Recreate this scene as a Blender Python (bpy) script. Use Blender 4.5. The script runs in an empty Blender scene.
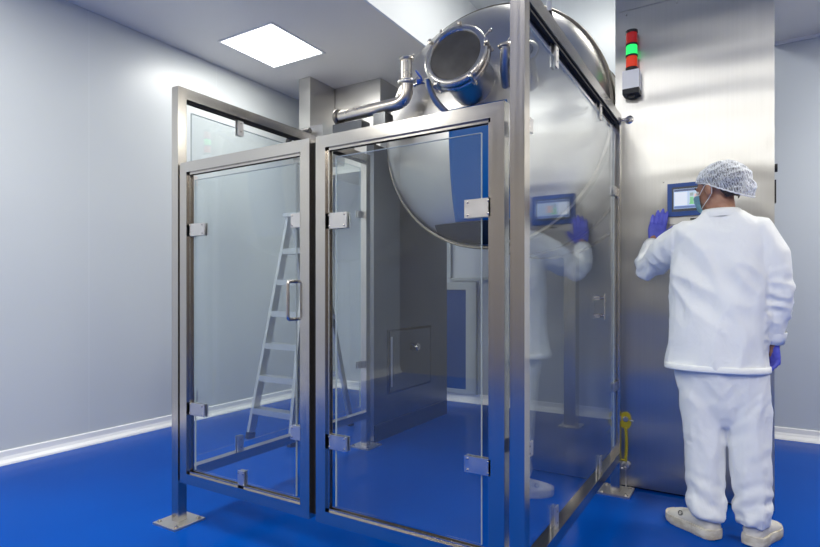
import bpy, bmesh, math, random
from mathutils import Vector, Matrix, noise
random.seed(7)
C = bpy.context.scene.collection
sc = bpy.context.scene
PI = math.pi

# ------------------------------------------------------------------ materials
def mat(name, col=(.8,.8,.8), rough=.5, metal=0., spec=.5, **kw):
    m = bpy.data.materials.new(name); m.use_nodes = True
    b = m.node_tree.nodes['Principled BSDF']
    b.inputs['Base Color'].default_value = (*col, 1)
    b.inputs['Roughness'].default_value = rough
    b.inputs['Metallic'].default_value = metal
    b.inputs['Specular IOR Level'].default_value = spec
    for k, v in kw.items(): b.inputs[k.replace('_', ' ')].default_value = v
    return m
def nodes(m): return m.node_tree.nodes, m.node_tree.links, m.node_tree.nodes['Principled BSDF']
def vary(m, c1, c2, scale=(1,1,1), detail=3, rough=None, bump=0., dist=.002, lo=.3, hi=.7):
    """noise that mixes two base colours, two roughnesses and optionally a bump"""
    n, l, b = nodes(m)
    tc = n.new('ShaderNodeTexCoord'); mp = n.new('ShaderNodeMapping'); nz = n.new('ShaderNodeTexNoise')
    mp.inputs['Scale'].default_value = scale; nz.inputs['Scale'].default_value = 1; nz.inputs['Detail'].default_value = detail
    l.new(tc.outputs['Object'], mp.inputs[0]); l.new(mp.outputs[0], nz.inputs[0])
    r = n.new('ShaderNodeValToRGB'); r.color_ramp.elements[0].position = lo; r.color_ramp.elements[1].position = hi
    r.color_ramp.elements[0].color = (*c1, 1); r.color_ramp.elements[1].color = (*c2, 1)
    l.new(nz.outputs[0], r.inputs[0]); l.new(r.outputs[0], b.inputs['Base Color'])
    if rough:
        mr = n.new('ShaderNodeMapRange'); mr.inputs[1].default_value = lo; mr.inputs[2].default_value = hi
        mr.inputs[3].default_value, mr.inputs[4].default_value = rough
        l.new(nz.outputs[0], mr.inputs[0]); l.new(mr.outputs[0], b.inputs['Roughness'])
    if bump:
        bp = n.new('ShaderNodeBump'); bp.inputs['Strength'].default_value = bump; bp.inputs['Distance'].default_value = dist
        l.new(nz.outputs[0], bp.inputs['Height']); l.new(bp.outputs[0], b.inputs['Normal'])
    return m
def steel(name, c=(.62,.60,.57), rough=(.2,.34), scale=(3,3,60), bump=.05, dist=.001):
    k = .95
    return vary(mat(name, c, rough[0], 1.), tuple(x*k for x in c), c, scale, 4, rough, bump, dist)

M_frame_v = steel('frame_steel_upright', (.56,.525,.48), (.17,.23), (60,60,1.5), .01)
M_frame_x = steel('frame_steel_cross', (.56,.535,.50), (.17,.23), (1.5,60,60), .01)
M_frame_y = steel('frame_steel_depth', (.58,.555,.52), (.17,.23), (60,1.5,60), .01)
M_clamp   = steel('clamp_steel', (.68,.66,.64), (.3,.42), (40,40,40), .02)
M_chrome  = mat('polished_steel', (.60,.57,.53), .27, 1.)
M_panel   = steel('cabinet_steel', (.57,.56,.535), (.31,.37), (120,120,1.2), .008, .0005)
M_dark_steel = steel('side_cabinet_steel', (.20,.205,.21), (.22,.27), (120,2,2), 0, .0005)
M_tank    = steel('tank_steel', (.52,.51,.50), (.32,.38), (4,4,4), .01, .002)
M_tank_rim= steel('tank_rim_steel', (.22,.20,.17), (.32,.40), (10,10,10), .0)
M_pipe    = steel('pipe_steel', (.74,.68,.59), (.26,.32), (8,8,8), .0)
M_duct    = steel('duct_steel', (.60,.59,.57), (.30,.38), (2,2,5), .01, .01)
M_lid     = vary(mat('port_lid_steel', (.12,.115,.11), .5, .6), (.085,.08,.075), (.13,.125,.12), (9,9,9), 2)
M_black   = mat('black_rubber', (.012,.012,.014), .5)
M_darkgap = mat('dark_seal', (.02,.018,.016), .6)
M_white_pl= mat('white_plastic', (.93,.93,.92), .35)
M_alu     = steel('ladder_aluminium', (.74,.75,.76), (.42,.55), (6,6,30), .02)
M_yellow  = mat('yellow_plastic', (.62,.50,.03), .45)
M_blue_pl = mat('dish_blue', (.003,.105,.36), .3, 0, .2)
M_blue_fit= mat('blue_plastic', (.02,.10,.55), .4)
M_blue_door = mat('blue_door', (.002,.055,.24), .5, 0, .2)
M_door_frame = mat('white_door_frame', (.42,.46,.48), .5)

def brushed(m, aniso, axis='Z', rot=0.):
    n, l, b = nodes(m); tg = n.new('ShaderNodeTangent'); tg.direction_type = 'RADIAL'; tg.axis = axis
    l.new(tg.outputs[0], b.inputs['Tangent']); b.inputs['Anisotropic'].default_value = aniso; b.inputs['Anisotropic Rotation'].default_value = rot
brushed(M_panel, .75, 'Z', 0.)
def buckle(m, scale, dist):
    """slow buckling of thin sheet: a second, large-scale bump under the brushing"""
    n, l, b = nodes(m); old = b.inputs['Normal'].links[0].from_node
    tc = n.new('ShaderNodeTexCoord'); mp = n.new('ShaderNodeMapping'); mp.inputs['Scale'].default_value = scale
    z = n.new('ShaderNodeTexNoise'); z.inputs['Scale'].default_value = 1; z.inputs['Detail'].default_value = 1; bp = n.new('ShaderNodeBump'); bp.inputs['Distance'].default_value = dist
    l.new(tc.outputs['Object'], mp.inputs[0]); l.new(mp.outputs[0], z.inputs[0]); l.new(z.outputs[0], bp.inputs['Height']); l.new(bp.outputs[0], old.inputs['Normal'])
buckle(M_panel, (.8,.8,3.2), .020)
# walls: sandwich panels with fine vertical joints
def wall_mat(name, col, axis, period, offset, rough=.32):
    m = mat(name, col, rough, 0, .5)
    n, l, b = nodes(m)
    tc = n.new('ShaderNodeTexCoord'); sp = n.new('ShaderNodeSeparateXYZ'); l.new(tc.outputs['Object'], sp.inputs[0])
    def mth(op, a, v):
        q = n.new('ShaderNodeMath'); q.operation = op; l.new(a, q.inputs[0]); q.inputs[1].default_value = v; return q.outputs[0]
    f = mth('SUBTRACT', sp.outputs[axis], offset); f = mth('DIVIDE', f, period); q = n.new('ShaderNodeMath'); q.operation = 'FRACT'; l.new(f, q.inputs[0])
    g = mth('LESS_THAN', q.outputs[0], .006/period)
    mx = n.new('ShaderNodeMix'); mx.data_type = 'RGBA'; l.new(g, mx.inputs[0])
    mx.inputs[6].default_value = (*col, 1); mx.inputs[7].default_value = (*[min(1, x*1.07) for x in col], 1)
    l.new(mx.outputs[2], b.inputs['Base Color'])
    return m
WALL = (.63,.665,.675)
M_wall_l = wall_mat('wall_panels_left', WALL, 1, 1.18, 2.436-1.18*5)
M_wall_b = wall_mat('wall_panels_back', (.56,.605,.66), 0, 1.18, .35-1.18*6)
M_ceil   = mat('ceiling_paint', (.86,.82,.75), .38, 0, .5)
M_recess = mat('recess_paint', (.80,.83,.86), .5)
M_cove   = mat('white_cove', (.88,.89,.90), .35)
M_floor  = vary(mat('blue_epoxy', (0,.09,.45), .12, 0, .5, IOR=1.09), (.000,.060,.36), (.000,.074,.42), (.9,.9,.9), 2, (.09,.16), .03, .004)
M_room   = mat('far_room_paint', (.27,.245,.22), .6)

def glass(name, veil=.014, f0=.055, tint=(.95,.975,.975)):
    """clear pane: reflection grows towards grazing (Schlick), same from both sides"""
    m = bpy.data.materials.new(name); m.use_nodes = True
    n, l = m.node_tree.nodes, m.node_tree.links; n.clear()
    o = n.new('ShaderNodeOutputMaterial'); t = n.new('ShaderNodeBsdfTransparent'); g = n.new('ShaderNodeBsdfGlossy'); d = n.new('ShaderNodeBsdfDiffuse')
    lw = n.new('ShaderNodeLayerWeight'); lw.inputs[0].default_value = .5
    pw = n.new('ShaderNodeMath'); pw.operation = 'POWER'; pw.inputs[1].default_value = 4.6; l.new(lw.outputs['Facing'], pw.inputs[0])
    ml = n.new('ShaderNodeMath'); ml.operation = 'MULTIPLY_ADD'; ml.inputs[1].default_value = 1-f0; ml.inputs[2].default_value = f0; l.new(pw.outputs[0], ml.inputs[0])
    t.inputs[0].default_value = (*tint, 1); g.inputs['Roughness'].default_value = .01; g.inputs[0].default_value = (.95,.97,1,1)
    d.inputs[0].default_value = (.85,.88,.9,1)  # pale veil in the pane stands in for the bright reflected room
    a = n.new('ShaderNodeMixShader'); a.inputs[0].default_value = veil; l.new(t.outputs[0], a.inputs[1]); l.new(d.outputs[0], a.inputs[2])
    b = n.new('ShaderNodeMixShader'); l.new(ml.outputs[0], b.inputs[0]); l.new(a.outputs[0], b.inputs[1]); l.new(g.outputs[0], b.inputs[2])
    l.new(b.outputs[0], o.inputs[0])
    return m
M_glass = glass('pane_glass')
M_glass_edge = mat('glass_edge', (.42,.48,.48), .3)
def emit(name, col, s):
    m = mat(name, col, .4); n, l, b = nodes(m)
    b.inputs['Emission Color'].default_value = (*col, 1); b.inputs['Emission Strength'].default_value = s
    return m
M_light = emit('light_diffuser', (1,1,1), 6)

def cloth(name, c, scale=9, bump=.35, dist=.012):
    m = mat(name, c, .75, 0, .25); n, l, b = nodes(m)
    tc = n.new('ShaderNodeTexCoord'); mp = n.new('ShaderNodeMapping'); mp.inputs['Scale'].default_value = (1,1,.6)
    nz = n.new('ShaderNodeTexNoise'); nz.inputs['Scale'].default_value = scale; nz.inputs['Detail'].default_value = 4; nz.inputs['Distortion'].default_value = .6
    bp = n.new('ShaderNodeBump'); bp.inputs['Strength'].default_value = bump; bp.inputs['Distance'].default_value = dist
    l.new(tc.outputs['Object'], mp.inputs[0]); l.new(mp.outputs[0], nz.inputs[0]); l.new(nz.outputs[0], bp.inputs['Height']); l.new(bp.outputs[0], b.inputs['Normal'])
    b.inputs['Sheen Weight'].default_value = .1
    return m
M_jacket = cloth('white_jacket_cloth', (.90,.91,.90), 7, .6, .02)
M_trouser= cloth('white_trouser_cloth', (.85,.86,.86), 6, .6, .02)
M_skin   = vary(mat('skin', (.42,.22,.14), .5, 0, .4, Subsurface_Weight=.08), (.36,.17,.11), (.48,.26,.17), (18,18,18), 3)
M_hair   = vary(mat('dark_hair', (.02,.015,.012), .6), (.012,.009,.007), (.05,.035,.028), (90,90,30), 3, None, .6, .004)
M_glove  = vary(mat('blue_nitrile', (.10,.11,.60), .42, 0, .45), (.085,.10,.55), (.14,.15,.70), (25,25,25), 3, None, .3, .004)
M_mask   = vary(mat('mask_fabric', (.32,.62,.78), .8), (.28,.56,.72), (.42,.72,.85), (10,10,60), 2, None, .3, .003)
M_loop   = mat('white_elastic', (.85,.85,.85), .7)
M_shoe   = vary(mat('cream_leather', (.62,.58,.50), .5), (.64,.60,.52), (.80,.76,.68), (14,14,14), 3)
M_sole   = vary(mat('shoe_rubber', (.60,.54,.42), .6), (.50,.43,.31), (.80,.75,.64), (20,20,40), 3)
def net_mat():
    m = bpy.data.materials.new('hair_net_gauze'); m.use_nodes = True
    n, l = m.node_tree.nodes, m.node_tree.links; n.clear()
    o = n.new('ShaderNodeOutputMaterial'); t = n.new('ShaderNodeBsdfTransparent'); d = n.new('ShaderNodeBsdfDiffuse'); d.inputs[0].default_value = (.88,.90,.93,1)
    tc = n.new('ShaderNodeTexCoord'); mp = n.new('ShaderNodeMapping'); mp.inputs['Rotation'].default_value = (.3,.7,.5); mp.inputs['Scale'].default_value = (2.0,.9,.6)
    vo = n.new('ShaderNodeTexVoronoi'); vo.feature = 'DISTANCE_TO_EDGE'; vo.inputs['Scale'].default_value = 75
    wv = n.new('ShaderNodeTexWave'); wv.inputs['Scale'].default_value = 22; wv.inputs['Distortion'].default_value = 5; wv.inputs['Detail'].default_value = 2
    l.new(tc.outputs['Object'], mp.inputs[0]); l.new(mp.outputs[0], vo.inputs[0]); l.new(mp.outputs[0], wv.inputs[0])
    r1 = n.new('ShaderNodeMapRange'); r1.inputs[1].default_value = .0; r1.inputs[2].default_value = .12; r1.inputs[3].default_value = .8; r1.inputs[4].default_value = .16
    r2 = n.new('ShaderNodeMapRange'); r2.inputs[1].default_value = .72; r2.inputs[2].default_value = .98; r2.inputs[3].default_value = 0; r2.inputs[4].default_value = .6
    l.new(vo.outputs[0], r1.inputs[0]); l.new(wv.outputs[1], r2.inputs[0])
    mxm = n.new('ShaderNodeMath'); mxm.operation = 'MAXIMUM'; l.new(r1.outputs[0], mxm.inputs[0]); l.new(r2.outputs[0], mxm.inputs[1])
    # denser where the surface turns away, like layered gauze
    lw = n.new('ShaderNodeLayerWeight'); lw.inputs[0].default_value = .35
    ad = n.new('ShaderNodeMath'); ad.operation = 'ADD'; ad.use_clamp = True; l.new(mxm.outputs[0], ad.inputs[0]); l.new(lw.outputs[1], ad.inputs[1])
    mx = n.new('ShaderNodeMixShader'); l.new(ad.outputs[0], mx.inputs[0]); l.new(t.outputs[0], mx.inputs[1]); l.new(d.outputs[0], mx.inputs[2]); l.new(mx.outputs[0], o.inputs[0])
    return m
M_net = net_mat()

# ------------------------------------------------------------------ mesh helpers
ORIG = {}
def obj(name, bm, m, parent=None, smooth=False, bevel=0.):
    if bevel: bmesh.ops.bevel(bm, geom=[e for e in bm.edges if e.is_manifold and e.calc_face_angle(0) > .6], offset=bevel, segments=2, affect='EDGES', profile=.6)
    me = bpy.data.meshes.new(name); bmesh.ops.recalc_face_normals(bm, faces=bm.faces)
    if parent is not None: org = ORIG[parent.name]
    else:
        xs = [v.co for v in bm.verts]
        org = Vector(((min(v.x for v in xs)+max(v.x for v in xs))/2, (min(v.y for v in xs)+max(v.y for v in xs))/2, min(v.z for v in xs)))
    bm.transform(Matrix.Translation(-org)); bm.to_mesh(me); bm.free()
    me.materials.append(m)
    if smooth:
        for p in me.polygons: p.use_smooth = True
        if smooth == 'auto': me.set_sharp_from_angle(angle=.7)
    o = bpy.data.objects.new(name, me); C.objects.link(o)
    if parent is not None: o.parent = parent; ORIG[o.name] = org
    else: o.location = org; ORIG[o.name] = org
    return o
def tag(o, label, cat, group=None, kind=None):
    if label: o['label'] = label
    if cat: o['category'] = cat
    if group: o['group'] = group
    if kind: o['kind'] = kind
    return o
def thing(name, label, cat, loc, group=None):
    o = bpy.data.objects.new(name, None); C.objects.link(o); o.location = loc; o.empty_display_size = .1
    ORIG[o.name] = Vector(loc); return tag(o, label, cat, group)
def structure(name, bm, m, **k):
    o = obj(name, bm, m, **k); o['kind'] = 'structure'; return o
def B(): return bmesh.new()
def box(bm, x0, x1, y0, y1, z0, z1, mtx=None):
    vs = [bm.verts.new((x, y, z)) for x in (x0, x1) for y in (y0, y1) for z in (z0, z1)]
    if mtx: 
        for v in vs: v.co = mtx @ v.co
    for f in ((0,1,3,2),(4,6,7,5),(0,4,5,1),(2,3,7,6),(0,2,6,4),(1,5,7,3)): bm.faces.new([vs[i] for i in f])
    return bm
def frame_of(d):
    d = d.normalized(); u = d.orthogonal().normalized() if abs(d.z) > .95 else d.cross(Vector((0,0,1))).normalized()
    return u, u.cross(d).normalized()
def tube(bm, pts, r, seg=16, cap=True):
    """tube along a path; r is a number or one per point; frames carried along so it does not twist"""
    pts = [Vector(p) for p in pts]; rs = r if isinstance(r, (list, tuple)) else [r]*len(pts)
    rings = []; u = None
    for i, p in enumerate(pts):
        a = pts[max(i-1, 0)]; b = pts[min(i+1, len(pts)-1)]
        if 0 < i < len(pts)-1: d = (p-a).normalized() + (b-p).normalized()
        else: d = b-a
        if d.length < 1e-7: d = Vector((0,0,1))
        d.normalize()
        if u is None: u, w = frame_of(d)
        else: u = (u - d*u.dot(d)).normalized()
        w = d.cross(u)
        ri = rs[i]; ra, rb = ri if isinstance(ri, tuple) else (ri, ri)
        rings.append([bm.verts.new(p + u*math.cos(2*PI*k/seg)*ra + w*math.sin(2*PI*k/seg)*rb) for k in range(seg)])
    for a, b in zip(rings, rings[1:]):
        for k in range(seg): bm.faces.new((a[k], a[(k+1)%seg], b[(k+1)%seg], b[k]))
    if cap: bm.faces.new(rings[0][::-1]); bm.faces.new(rings[-1])
    return bm
def cyl(bm, p0, p1, r0, r1=None, seg=24): return tube(bm, [p0, p1], [r0, r0 if r1 is None else r1], seg)
def arc(p0, p1, p2, n=8):
    p0, p1, p2 = map(Vector, (p0, p1, p2))
    return [p0*(1-t)**2 + p1*2*t*(1-t) + p2*t*t for t in [i/n for i in range(n+1)]]
def rings_loft(bm, rings, cap=True):
    rv = [[bm.verts.new(p) for p in r] for r in rings]
    n = len(rv[0])
    for a, b in zip(rv, rv[1:]):
        for k in range(n): bm.faces.new((a[k], a[(k+1)%n], b[(k+1)%n], b[k]))
    if cap: bm.faces.new(rv[0][::-1]); bm.faces.new(rv[-1])
    return bm
def ell(c, rx, ry, n=28, rot=0, e=2.0, tilt=(0,0)):
    """horizontal superellipse ring; tilt lifts it with x and y"""
    out = []
    for k in range(n):
        t = 2*PI*k/n; ct, st = math.cos(t), math.sin(t)
        x = rx*math.copysign(abs(ct)**(2/e), ct); y = ry*math.copysign(abs(st)**(2/e), st)
        xr = x*math.cos(rot)-y*math.sin(rot); yr = x*math.sin(rot)+y*math.cos(rot)
        out.append(Vector((c[0]+xr, c[1]+yr, c[2]+tilt[0]*x+tilt[1]*y)))
    return out
def ellipsoid(bm, c, r, mtx=None, u=20, v=14):
    m = Matrix.Translation(Vector(c)) @ (mtx.to_4x4() if mtx else Matrix()) @ Matrix.Diagonal((*r, 1))
    bmesh.ops.create_uvsphere(bm, u_segments=u, v_segments=v, radius=1, matrix=m); return bm
def lathe(bm, prof, o, axis, seg=48):
    """revolve (radius, height-along-axis) pairs"""
    d = Vector(axis).normalized(); u, w = frame_of(d); o = Vector(o)
    rv = []
    for r, h in prof:
        if r < 1e-6: rv.append([bm.verts.new(o+d*h)]); continue
        rv.append([bm.verts.new(o + d*h + u*math.cos(2*PI*k/seg)*r + w*math.sin(2*PI*k/seg)*r) for k in range(seg)])
    for a, b in zip(rv, rv[1:]):
        for k in range(seg):
            k2 = (k+1) % seg
            if len(a) == 1: bm.faces.new((a[0], b[k2], b[k]))
            elif len(b) == 1: bm.faces.new((a[k], a[k2], b[0]))
            else: bm.faces.new((a[k], a[k2], b[k2], b[k]))
    return bm
def fuse(bm, voxel, smooth_n=4, fac=.5, disp=None):
    """union of all shells in bm into one skin (voxel remesh), smoothed; disp(co, normal) -> offset"""
    me = bpy.data.meshes.new('tmp'); bmesh.ops.recalc_face_normals(bm, faces=bm.faces); bm.to_mesh(me); bm.free()
    o = bpy.data.objects.new('tmp', me); C.objects.link(o)
    r = o.modifiers.new('r', 'REMESH'); r.mode = 'VOXEL'; r.voxel_size = voxel
    s = o.modifiers.new('s', 'SMOOTH'); s.iterations = smooth_n; s.factor = fac
    dg = bpy.context.evaluated_depsgraph_get(); dg.update()
    me2 = bpy.data.meshes.new_from_object(o.evaluated_get(dg))
    bpy.data.objects.remove(o); out = bmesh.new(); out.from_mesh(me2)
    if disp:
        out.normal_update(); offs = [disp(v.co.copy(), v.normal.copy()) for v in out.verts]
        for v, d in zip(out.verts, offs): v.co += d
    return out

# ------------------------------------------------------------------ room
XL, XR, YB, YF, ZC = -4.27, 2.9, 5.24, -3.2, 3.31
ZR = 3.146
structure('floor', box(B(), XL-.1, XR+.1, YF-.1, YB+.1, -.1, 0), M_floor)
structure('wall_left', box(B(), XL-.1, XL, YF, YB, 0, ZC), M_wall_l)
structure('wall_back', box(B(), XL-.1, XR+.1, YB, YB+.1, 0, 4.15), M_wall_b)
structure('wall_right', box(B(), XR, XR+.1, YF, YB, 0, ZC), M_room)
structure('wall_front', box(B(), XL-.1, XR+.1, YF-.1, YF, 0, ZC), M_room)
# ceiling: flat field on the left and near, lower soffit on the right, raised shaft above the tank
RX0, RX1, RY0 = -2.38, .16, 1.2
bm = B(); box(bm, XL-.1, RX0-.02, YF, YB, ZC, ZC+.1); box(bm, RX0-.02, XR, YF, RY0, ZC, ZC+.1)
structure('ceiling', bm, M_ceil)
structure('ceiling_right', box(B(), RX1, XR, RY0, YB, ZR, ZC+.1), M_ceil)
bm = B(); box(bm, RX0-.02, RX0, RY0, YB, ZC, 4.1); box(bm, RX1, RX1+.05, RY0, YB, ZC+.1, 4.1); box(bm, RX0, RX1, RY0-.05, RY0, ZC+.1, 4.1)
structure('trim_1', bm, M_recess)
structure('ceiling_recess', box(B(), RX0, RX1, RY0, YB, 4.1, 4.15), M_recess)
def cove(name, pts):
    """coved skirting along a straight run: profile in (out, up)"""
    (p0, p1, nrm) = pts; prof = [(0,0),(.05,0),(.046,.012),(.024,.03),(.014,.05),(.012,.085),(0,.09)]
    p0, p1, nrm = Vector(p0), Vector(p1), Vector(nrm)
    bm = B(); rings_loft(bm, [[p + nrm*a + Vector((0,0,b)) for a, b in prof] for p in (p0, p1)]); structure(name, bm, M_cove)
cove('baseboard_left', ((XL, YF, 0), (XL, YB, 0), (1,0,0)))
cove('baseboard_back', ((XL, YB, 0), (XR, YB, 0), (0,-1,0)))
structure('trim_2', box(B(), RX1, XR, YB-.02, YB, ZR-.022, ZR), M_cove)
# blue low hatch door with its white frame in the back wall
bm = B(); box(bm, -3.02, -2.93, YB-.05, YB, .09, 1.26); box(bm, -2.495, -2.38, YB-.05, YB, .09, 1.26); box(bm, -2.93, -2.495, YB-.05, YB, 1.185, 1.26); box(bm, -2.93, -2.495, YB-.05, YB, .09, .135)
d1 = structure('door_1', bm, M_door_frame, bevel=.004)
obj('door_panel', box(B(), -2.93, -2.495, YB-.035, YB-.005, .135, 1.185), M_blue_door, d1)
obj('hinge', box(B(), -2.76, -2.72, YB-.08, YB-.05, 1.215, 1.235), M_chrome, d1, bevel=.003)
bm = B(); box(bm, -2.72, -2.68, YB-.04, YB, 1.30, 1.80); box(bm, -2.68, -2.05, YB-.03, YB, 1.28, 1.31); box(bm, -2.07, -2.05, YB-.03, YB, .09, 1.28)
structure('trim_3', bm, M_door_frame, bevel=.003)

# ceiling light panels: frame, diffuser and a real area lamp each
def light_panel(name, x, y, z, w, d, power, label, spread=PI):
    t = thing(name, label, 'ceiling light', (x, y, z), 'recessed square ceiling lights')
    bm = B(); a, b = w/2, d/2
    for q in ((-a-.02,-a,-b-.02,b+.02),(a,a+.02,-b-.02,b+.02),(-a,a,-b-.02,-b),(-a,a,b,b+.02)): box(bm, x+q[0], x+q[1], y+q[2], y+q[3], z-.008, z+.002)
    obj('light_frame', bm, M_white_pl, t)
    obj('diffuser', box(B(), x-a, x+a, y-b, y+b, z-.005, z+.001), M_light, t)
    L = bpy.data.lights.new(name+'_lamp', 'AREA'); L.shape = 'RECTANGLE'; L.size = w; L.size_y = d; L.energy = power; L.color = (1,.985,.90); L.spread = spread
    o = bpy.data.objects.new('lamp', L); C.objects.link(o); o.parent = t; o.location = (0,0,-.012)
light_panel('ceiling_light', -3.53, 3.46, ZC, .6, .62, 13, 'glowing square ceiling light above the ladder')
for i, (x, y, z, p, lb) in enumerate([(-3.1,.9,ZC,30,'square ceiling light over the left aisle nearer the camera'), (-3.2,-1.6,ZC,34,'square ceiling light behind the camera on the left'),
        (-.9,.25,ZC,12,'square ceiling light above the camera'), (-.9,-1.9,ZC,40,'square ceiling light behind the camera in the middle'),
        (1.7,.5,ZC,46,'square ceiling light right of the camera'), (1.5,-1.9,ZC,40,'square ceiling light behind the camera on the right'),
        (1.3,3.9,ZR,38,'square ceiling light right of the steel cabinet'), (-1.2,4.0,4.1,22,'added unseen square light high in the shaft above the tank')]):  # the shaft light is unseen, added to brighten the recess
    light_panel('ceiling_light', x, y, z, .6, .6, p, lb)

# ------------------------------------------------------------------ glass enclosure
PX0, PX1 = -2.46, -2.41         # left posts
QX0, QX1 = -.665, -.615         # right posts
EY0, EY1 = 1.72, 3.36
ET = 2.19
def screws(par, pts, axis, r=.0045):
    for p in pts:
        p = Vector(p); a = Vector(axis); bm = B(); lathe(bm, [(r,0),(r*.9,.0022),(r*.4,.003),(0,.003)], p, a, 12); obj('screw', bm, M_chrome, par, 'auto')
def clamp_y(par, x0, x1, z0, z1, y, t=.007, gap=.006, scr=True):
    """pane clamp whose plates face front and back (pane in an X plane run)"""
    bm = B(); box(bm, x0, x1, y-gap-t, y-gap, z0, z1); box(bm, x0, x1, y+gap, y+gap+t, z0, z1)
    o = obj('clamp', bm, M_clamp, par, bevel=.0015)
    if scr:
        dx = (x1-x0)*.2; dz = (z1-z0)*.22
        screws(o, [(a, y-gap-t, b) for a in (x0+dx*.6, x1-dx*.6) for b in (z0+dz*.7, z1-dz*.7)], (0,-1,0))
    return o
def clamp_x(par, y0, y1, z0, z1, x, out=1, t=.006, gap=.006):
    bm = B(); box(bm, x-gap-t, x-gap, y0, y1, z0, z1); box(bm, x+gap, x+gap+t, y0, y1, z0, z1)
    o = obj('clamp', bm, M_clamp, par, bevel=.0015)
    screws(o, [(x+gap+t, (y0+y1)/2, z0+(z1-z0)*.25), (x+gap+t, (y0+y1)/2, z1-(z1-z0)*.25)], (1,0,0), .0035)
    return o
def base_plate(par, cx, cy, s=.088):
    bm = B(); box(bm, cx-s, cx+s, cy-s, cy+s, 0, .010)
    o = obj('base_plate', bm, M_clamp, par, bevel=.002)
    for dx in (-.065,.065):
        for dy in (-.065,.065):
            bm = B(); lathe(bm, [(.012,0),(.012,.003),(.008,.003),(.008,.010),(0,.010)], (cx+dx, cy+dy, .010), (0,0,1), 8); obj('bolt', bm, M_chrome, o)
def screen(name, label, x0, x1, side, zr=(.215,.265), bot=0):
    """side screen: two posts, two rails with a glazing track, frameless pane held by clamps. side = +1 if pane seen from +x"""
    t = thing(name, label, 'glass screen', ((x0+x1)/2, (EY0+EY1)/2, 0), 'glass side screens of the enclosure')
    for ya, yb in ((EY0, EY0+.05), (EY1-.05, EY1)):
        p = obj('post', box(B(), x0, x1, ya, yb, .008, ET), M_frame_v, t, bevel=.0025)
        base_plate(p, (x0+x1)/2, (ya+yb)/2)
    ya, yb = EY0+.05, EY1-.05; xm = (x0+x1)/2
    bm = B(); box(bm, x0, x1, ya, yb, ET-.055, ET); obj('top_rail', bm, M_frame_y, t, bevel=.0025)
    bm = B(); box(bm, xm-.014, xm-.009, ya, yb, ET-.067, ET-.055); box(bm, xm+.009, xm+.014, ya, yb, ET-.067, ET-.055); obj('glazing_track', bm, M_darkgap, t)
    obj('rail_underside', box(B(), x0+.004, x1-.004, ya, yb, ET-.0575, ET-.0552), M_darkgap, t)  # dark strip laid along the underside of the top rail
    bm = B(); box(bm, x0, x1, ya, yb, *zr); obj('bottom_rail', bm, M_frame_y, t, bevel=.0025)
    pane = obj('glass_pane', box(B(), xm-.004, xm+.004, ya+.045, yb-.045, zr[1]+.045, ET-.11), M_glass, t)
    for z in (zr[1]+.045, ET-.11): pass
    bm = B(); e = .0035
    for y in (ya+.045, yb-.045): box(bm, xm-.0042, xm+.0042, y-.001, y+.001, zr[1]+.045, ET-.11)
    box(bm, xm-.0042, xm+.0042, ya+.045, yb-.045, ET-.111, ET-.109)
    obj('pane_edge', bm, M_glass_edge, t)
    for y in (2.13, 2.90):
        clamp_x(t, y-.02, y+.02, ET-.15, ET-.058, xm); clamp_x(t, y-.02, y+.02, zr[1]-.001, zr[1]+.085, xm)
    for z in (.62, 1.735):
        clamp_x(t, ya, ya+.075, z-.025, z+.025, xm); clamp_x(t, yb-.085, yb, z-.025, z+.025, xm)
    # latch bracket in the pane near the machine
    for z in (1.03, 1.12):
        bm = B(); box(bm, xm-.014, xm+.014, 2.85, 2.93, z, z+.02); br = obj('latch_bracket', bm, M_chrome, t, bevel=.002)
    bm = B(); cyl(bm, (xm+.03, 2.89, 1.02), (xm+.03, 2.89, 1.15), .004, seg=10); cyl(bm, (xm+.012, 2.89, 1.04), (xm+.032, 2.89, 1.04), .004, seg=10); cyl(bm, (xm+.012, 2.89, 1.13), (xm+.032, 2.89, 1.13), .004, seg=10); obj('latch_pin', bm, M_chrome, br, 'auto')
    return t
screen('glass_screen', 'left glass side screen, tall steel post with base plate and rails running back', PX0, PX1, 1)
screen('glass_screen', 'right glass side screen reflecting the worker, tall post nearest the camera', QX0, QX1, 1, (.185,.235))

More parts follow.
